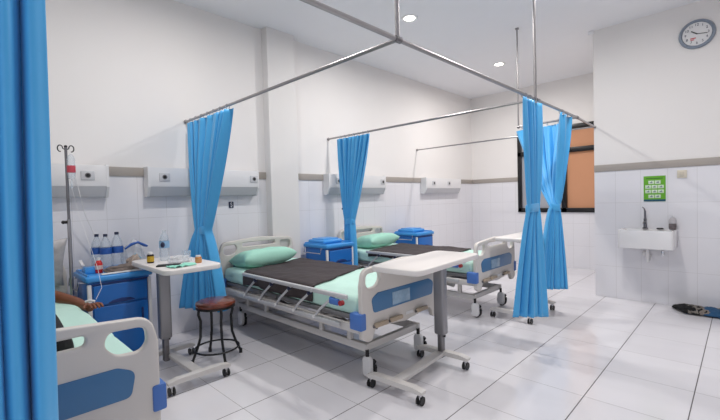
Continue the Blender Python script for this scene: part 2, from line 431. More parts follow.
ZT = 2.035
curtain('privacy_curtain', 'long blue privacy curtain hanging at the far left edge, closest to the viewer',
        [(RX-.02, -.62, ZT), (RX, .163, ZT)], None, [(RX-.04, -.62, .28), (RX+.0, .145, .28)], 13, (.022, .034, .034, .04), nu=420, seed=1.7, rings=True)
curtain('privacy_curtain', 'blue tied privacy curtain between the first two beds, behind the round stool',
        [(-3.86, 1.59, ZT), (-3.00, 1.59, ZT-.005)], [(-3.65, 1.575, 1.0), (-3.47, 1.575, 1.0)], [(-3.84, 1.48, .27), (-3.38, 1.66, .27)], 7, (.022, .035, .032, .055), seed=.6)
curtain('privacy_curtain', 'blue tied privacy curtain behind the middle bedside cabinet, left of the rearmost pillow',
        [(-3.72, 3.44, ZT), (-3.16, 3.44, ZT)], [(-3.60, 3.44, .98), (-3.48, 3.44, .98)], [(-3.64, 3.46, .3), (-3.46, 3.46, .3)], 7, (.02, .03, .028, .03), seed=2.2)
curtain('privacy_curtain', 'front blue tied privacy curtain reaching almost to the floor before the window',
        [(RX, 3.16, ZT), (RX, 3.55, ZT)], [(RX, 3.235, 1.14), (RX, 3.445, 1.14)], [(RX-.06, 3.05, .29), (RX+.08, 3.40, .24)], 3.6, (.022, .026, .022, .035), seed=4.1)
curtain('privacy_curtain', 'rear blue tied privacy curtain hung round the rail corner in front of the window',
        [(-1.925, 4.655, ZT-.02), (-1.46, 4.63, ZT-.01), (-1.27, 4.47, ZT), (-1.256, 4.04, ZT)], [(-1.385, 4.16, 1.13), (-1.315, 4.20, 1.13)], [(-1.50, 4.10, .3), (-1.27, 4.28, .3)], 8, (.016, .03, .03, .045), seed=5.3, nu=260)

# ------------------------------------------------------------------ bedhead consoles
def socket(parent, y, z, x=.117, s=.072, dark=True):
    o = MB().box((x, y, z), (.014, s*1.3, s), bev=.004).build('socket', CONSM, parent)
    MB().cyl((x+.005, y, z), (x+.0085, y, z), s*.30, seg=16).build('socket_face', GREYP if dark else CONSM, o)
    MB().cyl((x+.008, y, z), (x+.0095, y, z), s*.2, seg=12).build('socket_hole', BLACKR, o)
def console(y0, y1, label, socks):
    r = thing('bedhead_unit', label, 'bedhead unit', (XL, y0, 1.33), group='bedhead service units on the left wall')
    L = y1-y0
    MB().prism(rpoly([(0, 0), (.075, 0), (.118, .085), (.118, .262), (0, .262)], [.0, .012, .012, .012, 0], 4), .006, L-.006, 1).build('housing', CONSM, r)
    MB().prism(rpoly([(.112, .088), (.1215, .088), (.1215, .262), (.112, .262)], .003, 2), .012, L-.012, 1).build('front_cover', WHITEP, r)
    for a in (0, L-.02): MB().prism(rpoly([(0, -.004), (.077, -.004), (.124, .083), (.124, .268), (0, .268)], [.0, .012, .012, .012, 0], 4), a, a+.02, 1).build('end_cap', WHITEP, r)
    for y in socks: socket(r, y-y0, .175, .1235)
    return r
console(-.23, .89, 'white bedhead service unit behind the drip pole, leftmost on the wall', [.42, .74])
console(1.19, 2.31, 'white bedhead service unit crossed by the tied curtain over the second bed', [1.33, 2.25])
console(3.33, 4.45, 'white bedhead service unit between the pillar and third bed curtain', [3.50, 4.38])
console(5.49, 6.62, 'white bedhead service unit at the far corner of the left wall', [5.72, 6.2])

# ------------------------------------------------------------------ beds
def caster(parent, x, y, side):
    h = plate('caster', [rpoly([(-.036, .04), (-.03, .018), (.03, .018), (.042, .05), (.04, .135), (.022, .155), (-.022, .155), (-.036, .13)], [.02, .02, .02, .02, .012, .01, .01, .012])], .034, WHITEP, parent, XZ, .006)
    h.location = (x, y-.012, 0)
    MB().cyl((0, .018, .058), (0, .036, .058), .056, seg=28).build('wheel', BLACKR, h)
    MB().cyl((0, .036, .058), (0, .041, .058), .036, seg=22).build('wheel_cover', WHITEP, h)
    MB().box((.036, .026, .118), (.03, .024, .03), Matrix.Rotation(.5, 3, 'Y'), .006).box((.048, .026, .085), (.02, .024, .03), Matrix.Rotation(-.3, 3, 'Y'), .006).build('brake_pedal', BLACKR, h)
    MB().cyl((0, .0, .152), (0, .0, .20), .013).build('caster_stem', BLACKR, h)
    return h
def board_loops(z0, z1, foot):
    o = rpoly([(-.40, z0), (-.455, z0+.03), (-.455, z1-.13), (-.43, z1-.02), (0, z1+.012), (.43, z1-.02), (.455, z1-.13), (.455, z0+.03), (.40, z0), (.36, z0), (.32, z0+.085 if foot else z0+.02), (0, z0+.05 if foot else z0+.02), (-.32, z0+.085 if foot else z0+.02), (-.36, z0)],
              [.02, .02, .05, .10, .8, .10, .05, .02, .02, .02, .03, .02, .03, .02], 8)
    hs = []
    for s in (-1, 1):
        hs.append(rpoly([(s*.412, z1-.125), (s*.408, z1-.055), (s*.275, z1-.05), (s*.258, z1-.10), (s*.30, z1-.150), (s*.385, z1-.155)], [.06, .05, .05, .05, .06, .05], 8))
    hs.append(rpoly([(-.20, z1-.082), (.20, z1-.082), (.205, z1-.040), (-.205, z1-.040)], .02, 6))
    return [o]+hs
def make_bed(label, loc, cranks=True):
    b = thing('hospital_bed', label, 'hospital bed', loc, group='crank hospital beds along the left wall')
    L = 2.02
    # boards
    hb = plate('headboard', board_loops(.36, .87, False), .035, BEDP, b, YZ, .008); hb.location = (.018, 0, 0)
    fb = plate('footboard', board_loops(.30, .81, True), .038, BEDP, b, YZ, .009); fb.location = (L-.019, 0, 0)
    ip = plate('inlay_panel', [rpoly([(-.345, .485), (.345, .485), (.365, .585), (.30, .617), (-.30, .617), (-.365, .585)], [.03, .03, .04, .05, .05, .04])], .008, INLAY, fb, YZ, .003); ip.location = (.0195, 0, 0)
    ip2 = plate('inlay_panel', [rrect(0, .60, .62, .12, .04)], .008, INLAY, hb, YZ, .003); ip2.location = (.018, 0, 0)
    MB().box((.0255, -.05, .545), (.003, .20, .09), bev=.001).build('card_holder', mat('card_holder_clear', (150, 180, 205), .15, var=.2, vscale=40), fb)
    MB().box((.0205, .05, .405), (.003, .09, .022), bev=.001).build('rating_plate', WHITEP, fb)
    # deck frame
    df = MB()
    for s in (-1, 1): df.box((L/2, s*.435, .385), (L-.08, .035, .055), bev=.006)
    for x in (.08, .55, 1.1, 1.55, L-.08): df.box((x, 0, .385), (.04, .84, .035), bev=.004)
    df.build('deck_frame', BEDM, b)
    for i, (x0, x1) in enumerate(((.07, .72), (.74, .98), (1.0, 1.30), (1.32, L-.07))):
        MB().box(((x0+x1)/2, 0, .45), (x1-x0, .86, .035), bev=.008).build('deck_panel', GREYP, b)
    # base frame
    bf = MB()
    for s in (-1, 1): bf.box((L/2, s*.30, .21), (L-.2, .035, .055), bev=.005)
    for x in (.13, L-.13): bf.box((x, 0, .21), (.04, .62, .05), bev=.005)
    bf.build('base_frame', BEDM, b)
    for x in (.30, .62, 1.42, 1.74):
        for s in (-1, 1): MB().box((x, s*.30, .295), (.04, .03, .16), bev=.003).build('support_post', BEDM, b)
    for s in (-1, 1):
        MB().prism([(1.33, .30), (1.60, .255), (1.62, .30), (1.50, .345), (1.42, .33)], s*.19-.012, s*.19+.012, 1).build('lift_bracket', BEDM, b)
        MB().tube([(.35, s*.16, .37), (.85, s*.16, .27), (.95, s*.16, .37)], .014, seg=8).build('lift_arm', DSTEEL, b)
    for y in (-.29, -.13, .18):
        MB().cyl((.9, y, .335), (L-.02, y, .365), .009, seg=8).build('screw_rod', DSTEEL, b)
        cr = MB().box((L+.022, y, .405), (.026, .13, .03), bev=.008).build('crank_handle', TAN, b)
        MB().cyl((L-.01, y-.055, .39), (L+.022, y-.055, .40), .011, seg=10).build('crank_arm', DSTEEL, cr)
        MB().box((L+.008, y+.05, .395), (.04, .03, .02), bev=.004).build('crank_clip', BEDM, cr)
    for x in (.16, L-.10):
        for s in (-1, 1): caster(b, x, s*.30, s)
    for x in (.05, L-.046):
        for s in (-1, 1): MB().box((x, s*.450, .445), (.108, .056, .112), bev=.01).build('corner_bumper', BLUEB, b)
    # folded side rails
    AL = mat('rail_aluminium', (204, 204, 206), .35, .2, var=.02)
    for s in (-1, 1):
        zr = .605 if s < 0 else .43
        r = MB().box((1.24, s*.492, zr), (1.36, .026, .032), bev=.008).build('side_rail', AL, b)
        MB().box((1.14, s*.478, .40), (1.38, .02, .03), bev=.005).build('lower_bar', AL, r)
        for k in range(5):
            x = .56+k*.25
            MB().tube([(x, s*.48, .41), (x+.06, s*.487, .41+(zr-.41)*.3), (x+.23, s*.49, zr-.01)], .0095, seg=8).build('rail_strut', AL, r)
            MB().box((x+.205, s*.49, zr-.028), (.04, .024, .028), Matrix.Rotation(-.7 if s < 0 else 0, 3, 'Y'), .006).build('strut_sleeve', NAVY if k < 4 else BLUEB, r)
            MB().cyl((x, s*.47, .41), (x, s*.496, .41), .012, seg=12).build('pivot', WHITEP, r)
        MB().box((1.80, s*.498, zr-.045), (.09, .03, .045), bev=.01).build('release_latch', BLUEB, r)
        MB().cyl((1.87, s*.485, zr-.045), (1.87, s*.512, zr-.045), .018, seg=14).build('release_button', mat('red_plastic', (170, 50, 55), .4), r)
    return b
bed2 = make_bed('white hospital bed in the centre, green pillow and dark blanket, before the pillar', (-3.80, 2.27, 0))
bed1 = copy_tree(bed2); bed1.location = (-3.77, .11, 0); bed1['label'] = 'hospital bed at lower left, patient lying in it, footboard towards the viewer'
bed3 = copy_tree(bed2); bed3.location = (-3.90, 4.0, 0); bed3['label'] = 'rearmost hospital bed, its footboard just left of the front blue curtain'

def mattress(label, bx, by, seed):
    m = bmesh.new(); nx, ny, nz = 60, 28, 5; Lx, Ly, H0, H1 = 1.90, .86, .468, .60
    t = bmesh.new(); bmesh.ops.create_cube(t, size=1)
    for v in t.verts: v.co = Vector((v.co.x*Lx, v.co.y*Ly, v.co.z*(H1-H0)))
    bmesh.ops.bevel(t, geom=t.edges[:], offset=.035, segments=4, profile=.5, affect='EDGES')
    bmesh.ops.triangulate(t, faces=t.faces[:])
    for _ in range(5):
        es = [e for e in t.edges if e.calc_length() > .05]
        if not es: break
        bmesh.ops.subdivide_edges(t, edges=es, cuts=1); bmesh.ops.triangulate(t, faces=[f for f in t.faces if len(f.verts) > 3])
    for v in t.verts:
        p = v.co
        if p.z > 0: p.z += .010*noise.noise(Vector((p.x*3+seed, p.y*6, seed))) + .004*noise.noise(Vector((p.x*9, p.y*16+seed, 1)))
        if abs(p.y) > Ly/2-.03: p.y += .010*noise.noise(Vector((p.x*14+seed, p.z*3, 2)))
    me = bpy.data.meshes.new('mattress'); t.to_mesh(me); t.free(); me.materials.append(GREEN); me.shade_smooth()
    o = bpy.data.objects.new('mattress', me); C.objects.link(o); o.location = (bx+1.01, by, (H0+H1)/2)
    tag(o, label, 'mattress', 'green sheeted mattresses'); return o
mattress('mattress with pale green sheet under the patient at lower left', -3.77, .11, 3)
mattress('mattress with pale green sheet on the central bed, partly under dark blanket', -3.80, 2.27, 5)
mattress('mattress with pale green sheet on the rearmost bed', -3.90, 4.0, 9)

def pillow(label, loc, sx, sy, sz, rot, m=GREENP, name='pillow', seed=0):
    t = bmesh.new(); n = 28; bmesh.ops.create_grid(t, x_segments=n, y_segments=n, size=1); top = {}
    vs = [v.co.copy() for v in t.verts]; t.free(); t = bmesh.new()
    N_ = n+1
    def co(a, b, s):
        e = (max(0, 1-abs(a)**3.6)*max(0, 1-abs(b)**4.0))**.5
        pin = 1-.10*(1-abs(b)**2)*abs(a)**4; pin2 = 1-.10*(1-abs(a)**2)*abs(b)**4
        wr = 1+.10*noise.noise(Vector((a*3+seed, b*3, s*2)))
        return Vector((a*sx*pin, b*sy*pin2, s*(sz*e*wr)+(.004*noise.noise(Vector((a*7, b*7+seed, 3))))))
    rows = {}
    for s in (1, -1):
        for i in range(N_):
            for j in range(N_):
                a = -1+2*i/n; b = -1+2*j/n
                edge = i in (0, n) or j in (0, n)
                if s == -1 and edge: rows[(s, i, j)] = rows[(1, i, j)]
                else: rows[(s, i, j)] = t.verts.new(co(a, b, s))
        for i in range(n):
            for j in range(n):
                q = [rows[(s, i, j)], rows[(s, i+1, j)], rows[(s, i+1, j+1)], rows[(s, i, j+1)]]
                t.faces.new(q if s == 1 else q[::-1])
    me = bpy.data.meshes.new(name); t.to_mesh(me); t.free(); me.materials.append(m); me.shade_smooth()
    o = bpy.data.objects.new(name, me); C.objects.link(o); o.location = loc; o.rotation_euler = rot
    tag(o, label, 'pillow', 'bed pillows'); return o
pillow('plump green pillow on the central bed, just right of tied curtain', (-3.55, 2.185, .685), .19, .30, .09, (.03, -.12, -.06), seed=1)
pillow('plump green pillow on the rearmost bed, right of the middle curtain', (-3.62, 4.0, .685), .19, .315, .09, (.02, -.12, .05), seed=4)
pillow('green pillow under the head of the patient, hidden by near curtain', (-3.50, .06, .65), .20, .30, .06, (0, -.1, 0), seed=6)
pillow('mottled grey cushion propped upright behind the drip pole', (-3.63, .38, .84), .20, .17, .05, (0, -1.2, .1), GREYC, 'cushion', seed=8)

def blanket(label, xf0, xf1, xb0, xb1, y0, y1, z, bx, seed, drop=.10):
    bm = bmesh.new(); nu, nv = 60, 44; G = []
    for j in range(nv+1):
        v = j/nv*1.24-.12; row = []        # v<0 and v>1 drape over the sides
        for i in range(nu+1):
            u = i/nu; vv = min(1, max(0, v))
            x = (xf0*(1-u)+xf1*u)*(1-vv) + (xb0*(1-u)+xb1*u)*vv
            x += .015*noise.noise(Vector((v*5, u*2+seed, 1)))
            y = y0+(y1-y0)*vv; zz = z + .008*noise.noise(Vector((x*5+seed, y*7, 0))) + .004*noise.noise(Vector((x*18+seed, y*12, 0)))
            if v < 0:
                k = -v/.12; zz -= drop*k; y -= .018*min(1, k*3) - .004*math.sin(x*30)*k
                zz -= .02*k*noise.noise(Vector((x*4, seed, 2)))
            if v > 1:
                k = (v-1)/.12; zz -= drop*k; y += .018*min(1, k*3)
            row.append(bm.verts.new((x, y, zz)))
        G.append(row)
    for j in range(nv):
        for i in range(nu): bm.faces.new((G[j][i], G[j][i+1], G[j+1][i+1], G[j+1][i]))
    me = bpy.data.meshes.new('blanket'); bm.to_mesh(me); bm.free(); me.materials.append(DARKB); me.shade_smooth()
    o = bpy.data.objects.new('blanket', me); C.objects.link(o)
    md = o.modifiers.new('t', 'SOLIDIFY'); md.thickness = .010; md.offset = 1
    tag(o, label, 'blanket', 'dark folded blankets'); return o
blanket('dark brown-black blanket laid across the central bed', -3.34, -2.32, -3.58, -2.60, 1.855, 2.690, .606, 0, 2, .115)
blanket('dark brown-black blanket laid across the rearmost bed', -3.36, -2.30, -3.50, -2.42, 3.585, 4.42, .606, 0, 8, .06)

# ------------------------------------------------------------------ bedside cabinets
def cabinet(label, loc, raised=True, rail_side=-1):
    r = thing('bedside_cabinet', label, 'bedside cabinet', loc, group='blue bedside cabinets')
    W, D, H = .43, .42, .72
    MB().box((-D/2, 0, .40), (D-.02, W-.02, .60), bev=.012).build('body', CABB, r)
    MB().box((-D/2, 0, .715), (D+.02, W+.02, .045), bev=.014, seg=3).build('top', CABL, r)
    lp = MB(); lp.tube([(-.02, -W/2+.012, .742), (-D+.01, -W/2+.012, .742), (-D+.01, W/2-.012, .742), (-.02, W/2-.012, .742)], .009, seg=8); lp.build('top_rim', CABL, r)
    dr = plate('drawer', [rpoly([(-.18, .52), (.18, .52), (.18, .665), (-.18, .665)], .012)], .018, CABB, r, YZ, .004); dr.location = (.0, 0, 0)
    MB().box((.001, 0, .676), (.014, .37, .010)).build('groove', CABD, r)
    dg = plate('drawer_pull', [rpoly([(-.10, .523), (.10, .523), (.06, .545), (0, .553), (-.06, .545)], .01)], .012, CABD, dr, YZ, .002); dg.location = (.006, 0, 0)
    do = plate('door', [rpoly([(-.18, .125), (.18, .125), (.18, .505), (-.18, .505)], .012)], .016, CABB, r, YZ, .004)
    MB().box((.012, .14, .40), (.012, .015, .10), bev=.004).build('handle', CABD, do)
    for s in (-1, 1):
        MB().box((-.012, s*(W/2-.014), .395), (.026, .028, .57), bev=.008).build('corner_post', WHITEP, r)
    t = MB(); y = rail_side*(W/2)
    t.tube([(-.05, y, .69), (-.05, y-.0+rail_side*.045, .70), (-.05, y+rail_side*.05, .64), (-.36, y+rail_side*.05, .64), (-.36, y+rail_side*.045, .70), (-.36, y, .69)], .006, seg=8)
    t.build('towel_rail', CHROME, r)
    for x in (-.06, -D+.06):
        for s in (-1, 1):
            c = MB().box((x, s*.16, .075), (.03, .03, .05), bev=.006).build('castor', GREYP, r)
            MB().cyl((x, s*.16-.012, .026), (x, s*.16+.012, .026), .0258, seg=16).build('castor_wheel', BLACKR, c)
    if raised:
        MB().box((-D/2-.03, -.03, .760), (.30, .31, .05), bev=.024, seg=4).box((-D/2-.03, -.03, .787), (.22, .24, .022), bev=.010, seg=3).build('raised_tray_lid', CABL, r)
    return r
cabinet('blue bedside cabinet at left, cluttered with bottles, red bottle and paper', (-3.40, .845, 0), raised=False)
cabinet('blue bedside cabinet between central bed pillow and the middle curtain', (-3.42, 3.15, 0))
cabinet('blue bedside cabinet beyond the rearmost bed, against the far left wall', (-3.42, 4.89, 0))

# ------------------------------------------------------------------ overbed tables (local x = long axis, origin at one end crossbar)
def mini_caster(parent, x, y):
    c = MB().box((x, y, .062), (.022, .026, .03), bev=.004).build('caster', CHROME, parent)
    MB().cyl((x-.002, y-.018, .0275), (x-.002, y-.008, .0275), .0272, seg=18).cyl((x-.002, y+.008, .0275), (x-.002, y+.018, .0275), .0272, seg=18).build('caster_wheel', BLACKR, c)
    MB().box((x, y, .038), (.03, .010, .035), bev=.003).build('caster_fork', CHROME, c)
def overbed(label, loc, rz, L=.89, W=.38, H=.82, colx=.60, off0=-.04, base=.62, coly=0, ty=-.03):
    r = thing('overbed_table', label, 'overbed table', loc, rz, group='wheeled overbed tables')
    tp = plate('table_top', [rpoly([(off0, -W/2+ty), (off0+L, -W/2+ty), (off0+L, W/2+ty), (off0, W/2+ty)], .07, 8)], .036, TABLET, r, Matrix.Translation((0, 0, H-.018)), .008)
    MB().tube([(off0+.09, -.05, H-.04), (off0+.14, -.05, H-.052), (colx-.06, -.05, H-.052)], .009, seg=8).build('tilt_lever', CHROME, r)
    MB().box((colx-.10, 0, H-.048), (.36, .08, .024), bev=.005).build('top_bracket', DSTEEL, r)
    MB().box((colx, coly, .505), (.07, .085, .56), bev=.014, seg=3).build('column_sleeve', mat('column_grey', (150, 149, 152), .35, .5, var=.03), r)
    MB().box((colx, coly, .16), (.05, .04, .22), bev=.008).build('column_inner', DSTEEL, r)
    MB().cyl((colx, coly-.024, .215), (colx, coly-.034, .215), .009).build('lock_screw', BLACKR, r)
    MB().box((base/2, 0, .085), (base, .07, .028), bev=.005).build('base_beam', BEDM, r)
    for i, x in enumerate((0, base)):
        cb = MB(); cb.tube([(x, -.20, .078), (x, -.14, .09), (x, .14, .09), (x, .20, .078)], .02, seg=8)
        cb = MB().prism(rpoly([(-.215, .07), (.215, .07), (.215, .088), (.15, .102), (-.15, .102), (-.215, .088)], .005, 2), x-.026, x+.026, 0)
        cb.build('crossbar', BEDM, r)
        for s in (-1, 1): mini_caster(r, x, s*.19)
    return r
overbed('white overbed table in the centre foreground, standing at the foot of central bed', (-1.585, 1.895, 0), PI/2+.07, colx=.61)
overbed('white overbed table at left holding medicine and a water bottle beside the stool', (-2.68, 1.12, 0), PI, L=.76, W=.40, H=.82, colx=.50, off0=.0, base=.61, ty=0, coly=.045)
overbed('white overbed table at the back, half hidden behind the front curtain', (-1.67, 3.84, 0), PI/2, L=.95, H=.83)

# ------------------------------------------------------------------ stool
SA = math.radians(82)
st = thing('round_stool', 'round stool with brown vinyl seat and bent black metal legs', 'stool', (-3.035, 1.415, 0))
MB().lathe([(0, .432), (.135, .432), (.148, .438), (.154, .452), (.149, .468), (.13, .476), (0, .482)], seg=40).build('seat', WOOD, st)
MB().lathe([(.13, .420), (.15, .420), (.15, .434), (.13, .434), (.13, .420)], seg=36).build('seat_rim', BLACKM, st)
for k in range(4):
    a = SA+k*PI/2
    d = Vector((math.cos(a), math.sin(a), 0)); pts = [d*.13+Vector((0, 0, .43)), d*.135+Vector((0, 0, .38)), d*.12+Vector((0, 0, .33)), d*.125+Vector((0, 0, .2)), d*.15+Vector((0, 0, .12)), d*.195+Vector((0, 0, .012))]
    MB().tube(pts, .0105, seg=10).build('leg', BLACKM, st)
    MB().cyl(d*.192+Vector((0, 0, 0)), d*.192+Vector((0, 0, .035)), .0135).build('foot_cap', BLACKR, st)
MB().tube([(math.cos(2*PI*k/40)*.168, math.sin(2*PI*k/40)*.168, .095) for k in range(40)], .0075, seg=8, closed=True).build('foot_ring', BLACKM, st)

# ------------------------------------------------------------------ drip poles
def drip_pole(label, x, y, top, bag):
    r = thing('drip_pole', label, 'drip pole', (x, y, .40), group='drip poles clamped to the beds')
    MB().cyl((0, 0, 0), (0, 0, top-.40), .0095, seg=12).build('pole', DSTEEL, r)
    MB().cyl((0, 0, .02), (0, 0, .76), .0125, seg=12).build('lower_sleeve', STEEL, r)
    MB().cyl((0, -.012, .74), (0, -.03, .74), .011, seg=10).ball((0, -.035, .74), .013).build('height_knob', BLACKR, r)
    MB().box((0, -.0, .02), (.04, .05, .05), bev=.005).build('clamp', DSTEEL, r)
    if bag:
        for s in (-1, 1):
            h = MB(); h.tube([(0, 0, top-.42)] + [(0, s*(.018+.016*(1-math.cos(t))), top-.42+.024*math.sin(t)+.01) for t in [q*PI/7 for q in range(0, 12)]], .004, seg=6); h.build('hook', BLACKM, r)
        MB().ball((0, 0, top-.395), .011).build('pole_tip', BLACKM, r)
    return r
drip_pole('thin steel drip pole with black hooks at the near left bed', -3.62, .575, 1.70, True)
drip_pole('thin steel drip pole standing behind the second blue cabinet', -3.70, 3.50, 1.62, False)
ib = thing('infusion_bag', 'clear infusion bottle with red label hanging from the near drip pole', 'infusion bag', (-3.60, .60, 1.46))
MB().lathe([(0, 0), (.02, .004), (.026, .02), (.026, .15), (.018, .175), (.008, .19), (0, .19)], seg=18).build('bottle_body', WATER, ib)
MB().lathe([(.027, .05), (.0272, .052), (.0272, .10), (.027, .102)], seg=18).build('label_band', mat('red_white_label', (196, 74, 88), .5, var=.3, vscale=60), ib)
MB().lathe([(.0, -.07), (.008, -.068), (.009, -.02), (.004, -.01), (.004, 0)], seg=10).build('drip_chamber', WATER, ib)
tb = MB().tube([(-3.60, .60, 1.39), (-3.58, .63, 1.2), (-3.5, .68, .95), (-3.3, .68, .80), (-3.12, .66, .70), (-3.05, .61, .640)], .0013, seg=6).build('infusion_tube', WHITEP)
tag(tb, 'thin clear infusion tube running from the hanging bottle to the hand', 'tube')
cb = MB().tube([(-3.785, .66, 1.49), (-3.78, .67, 1.40), (-3.81, .71, 1.2), (-3.85, .80, .95), (-3.86, .86, .72)], .003, seg=6).build('power_cord', WHITEP)
tag(cb, 'thin white power cord dangling from the leftmost bedhead unit', 'cord')

# ------------------------------------------------------------------ patient (mostly behind the near curtain)
def skinned(name, verts, edges, radii, m, parent, sub=2):
    me = bpy.data.meshes.new(name); me.from_pydata(verts, edges, []); me.materials.append(m)
    o = bpy.data.objects.new(name, me); C.objects.link(o); o.parent = parent
    md = o.modifiers.new('skin', 'SKIN'); me.skin_vertices.new() if not me.skin_vertices else None
    for i, r in enumerate(radii):
        sv = me.skin_vertices[0].data[i]; rr = r if isinstance(r, tuple) else (r, r); sv.radius = rr; sv.use_root = (i == 0)
    md.use_smooth_shade = True
    s = o.modifiers.new('sub', 'SUBSURF'); s.levels = sub; s.render_levels = sub
    return o
pt = thing('person', 'patient lying on the near left bed, forearm out with taped drip needle', 'person', (-2.95, .2, .60))
O = pt.location
B = [(-2.90, .16, .72), (-3.10, .16, .73), (-3.30, .16, .73), (-3.42, .16, .73), (-3.50, .16, .74), (-3.62, .16, .77),      # pelvis .. head
     (-3.39, .32, .72), (-3.40, .45, .675), (-3.22, .53, .650), (-3.06, .565, .640), (-2.99, .580, .638),                       # right side arm on show
     (-3.39, .0, .72), (-3.22, -.10, .68), (-3.02, -.12, .665), (-2.94, -.10, .66),
     (-2.86, .27, .71), (-2.50, .31, .68), (-2.14, .30, .655), (-2.05, .30, .70),
     (-2.86, .05, .71), (-2.50, .02, .68), (-2.14, .02, .655), (-2.05, .02, .70)]
E_ = [(0, 1), (1, 2), (2, 3), (3, 4), (4, 5), (3, 6), (6, 7), (7, 8), (8, 9), (9, 10), (3, 11), (11, 12), (12, 13), (13, 14), (0, 15), (15, 16), (16, 17), (17, 18), (0, 19), (19, 20), (20, 21), (21, 22)]
Rr = [(.13, .09), (.12, .085), (.13, .09), (.11, .08), .05, .085, .055, .045, .040, .028, .030, .055, .042, .03, .032, .075, .055, .042, .03, .075, .055, .042, .03]
SH = Vector((0, -.03, -.02))
B = [Vector(p)+(Vector((-.045, 0, -.048)) if 7 <= i <= 10 else SH) for i, p in enumerate(B)]
body = skinned('body', [tuple(Vector(p)-O) for p in B], E_, Rr, SKIN, pt)
def hand(wr, s, parent):
    base = Vector(wr)
    for k, (dy, ln) in enumerate(((.030, .062), (.012, .074), (-.006, .070), (-.022, .056))):
        a = base+Vector((0.015, dy*.6*s, .0)); b = base+Vector((.045, dy*s, .006)); c = b+Vector((ln*.5, .12*dy*s+.006, 0)); d = c+Vector((ln*.42, .004, -.016))
        skinned('finger', [tuple(q-O) for q in (a, b, c, d)], [(0, 1), (1, 2), (2, 3)], [.013, .0105, .009, .007], SKIN, parent, 1)
    a = base+Vector((.0, -.02*s, 0)); b = a+Vector((.03, -.022*s, -.004)); c = b+Vector((.03, -.008*s, -.006))
    skinned('thumb', [tuple(q-O) for q in (a, b, c)], [(0, 1), (1, 2)], [.014, .0115, .0085], SKIN, parent, 1)
hand((-3.035, .580, .617), 1, pt); hand((-2.94, -.20, .64), 1, pt)
MB().tube([Vector((-3.065, .555, .632))-O, Vector((-3.045, .575, .640))-O, Vector((-3.03, .600, .632))-O], .008, seg=8).build('white_tape', WHITE, pt)
def wrapcloth(name, pts, rad, m):
    return skinned(name, [tuple(Vector(p)+SH-O) for p in pts[0]], pts[1], rad, m, pt)
wrapcloth('black_shirt', ([(-2.98, .16, .725), (-3.15, .16, .73), (-3.38, .16, .73), (-3.38, .34, .715), (-3.38, -.02, .715)], [(0, 1), (1, 2), (2, 3), (2, 4)]), [(.145, .10), (.135, .095), (.145, .1), .065, .065], BLKCLOTH)
wrapcloth('black_trousers', ([(-2.92, .16, .72), (-2.86, .28, .715), (-2.50, .31, .68), (-2.02, .30, .66), (-2.86, .04, .715), (-2.50, .02, .68), (-2.02, .02, .66), (-2.03, .30, .76), (-2.03, .02, .76)], [(0, 1), (1, 2), (2, 3), (0, 4), (4, 5), (5, 6), (3, 7), (6, 8)]), [(.145, .105), .088, .068, .058, .088, .068, .058, .045, .045], BLKCLOTH)
MB().ball(Vector((-3.655, .16, .79))+SH-O, .10, (1, .82, .9), 20).build('hair', BLACKR, pt)
fc = Vector((-3.60, .16, .845))+SH-O
MB().ball(fc+Vector((.0, 0, .022)), .014, (1.4, .8, 1)).build('nose', SKIN, pt)
for s in (-1, 1):
    MB().ball(fc+Vector((-.035, s*.03, .004)), .010).build('eye', WHITE, pt)
    MB().ball(fc+Vector((-.02, s*.085, -.05)), .022, (1, .4, 1.3)).build('ear', SKIN, pt)
MB().ball(fc+Vector((.035, 0, .0)), .016, (.5, 1.5, .5)).build('mouth', mat('lips', (120, 62, 55), .5), pt)

# ------------------------------------------------------------------ things on cabinet and table
def water_bottle(label, x, y, z, h=.31, r=.042, capm=BLACKR, lm=LABELB, z0=.12, z1=.19, group=None):
    b = thing('water_bottle', label, 'bottle', (x, y, z), group=group)
    pr = [(0, .004), (r*.8, 0), (r, .01), (r, h*.30), (r*.93, h*.33), (r, h*.36), (r, h*.64), (r*.85, h*.75), (r*.45, h*.88), (r*.32, h*.92), (r*.32, h*.95)]
    MB().lathe(pr).build('bottle_body', WATER, b)
    MB().lathe([(r*.36, h*.93), (r*.36, h), (0, h)]).build('cap', capm, b)
    MB().lathe([(r*1.015, z0), (r*1.02, z0+.002), (r*1.02, z1), (r*1.015, z1+.002)]).build('wrapper', lm, b)
    return b
CT = .738
water_bottle('clear water bottle with blue band on left cabinet, left of the pair', -3.74, .77, CT, .29, .042, NAVY, z0=.13, z1=.18)
water_bottle('clear water bottle with blue band, right of the touching pair on cabinet', -3.67, .815, CT, .29, .042, NAVY, z0=.13, z1=.18)
water_bottle('single clear water bottle standing on cabinet beside the plastic bag', -3.69, .90, CT, .30, .044, NAVY, z0=.13, z1=.18)
b = thing('sauce_bottle', 'small red bottle with white cap at front left of the cabinet', 'bottle', (-3.56, .74, CT))
MB().lathe([(0, 0), (.024, .001), (.026, .02), (.026, .07), (.018, .09), (.010, .10), (0, .10)], seg=18).build('bottle_body', mat('red_glossy', (206, 44, 44), .25, var=.15, vscale=50), b)
MB().lathe([(.012, .098), (.012, .118), (0, .12)], seg=14).build('cap', WHITEP, b)
MB().lathe([(.0265, .03), (.0265, .06)], seg=18).build('wrapper', mat('wrapper_white', (225, 200, 195), .5, var=.2, vscale=60), b)
o = MB().box((0, 0, .02), (.12, .10, .04), bev=.006).box((0, 0, .042), (.105, .085, .006), bev=.002).build('tray_box', CABL, loc=(-3.62, .70, CT)); tag(o, 'small blue box at left end of the cluttered cabinet top', 'box')
o = MB().box((0, 0, .0), (.11, .022, .012), Matrix.Rotation(.3, 3, 'Y'), .003).build('white_packet', WHITEP, loc=(-3.72, .66, CT+.068)); tag(o, 'slim white packet leaning on the blue box by the drip pole', 'packet')
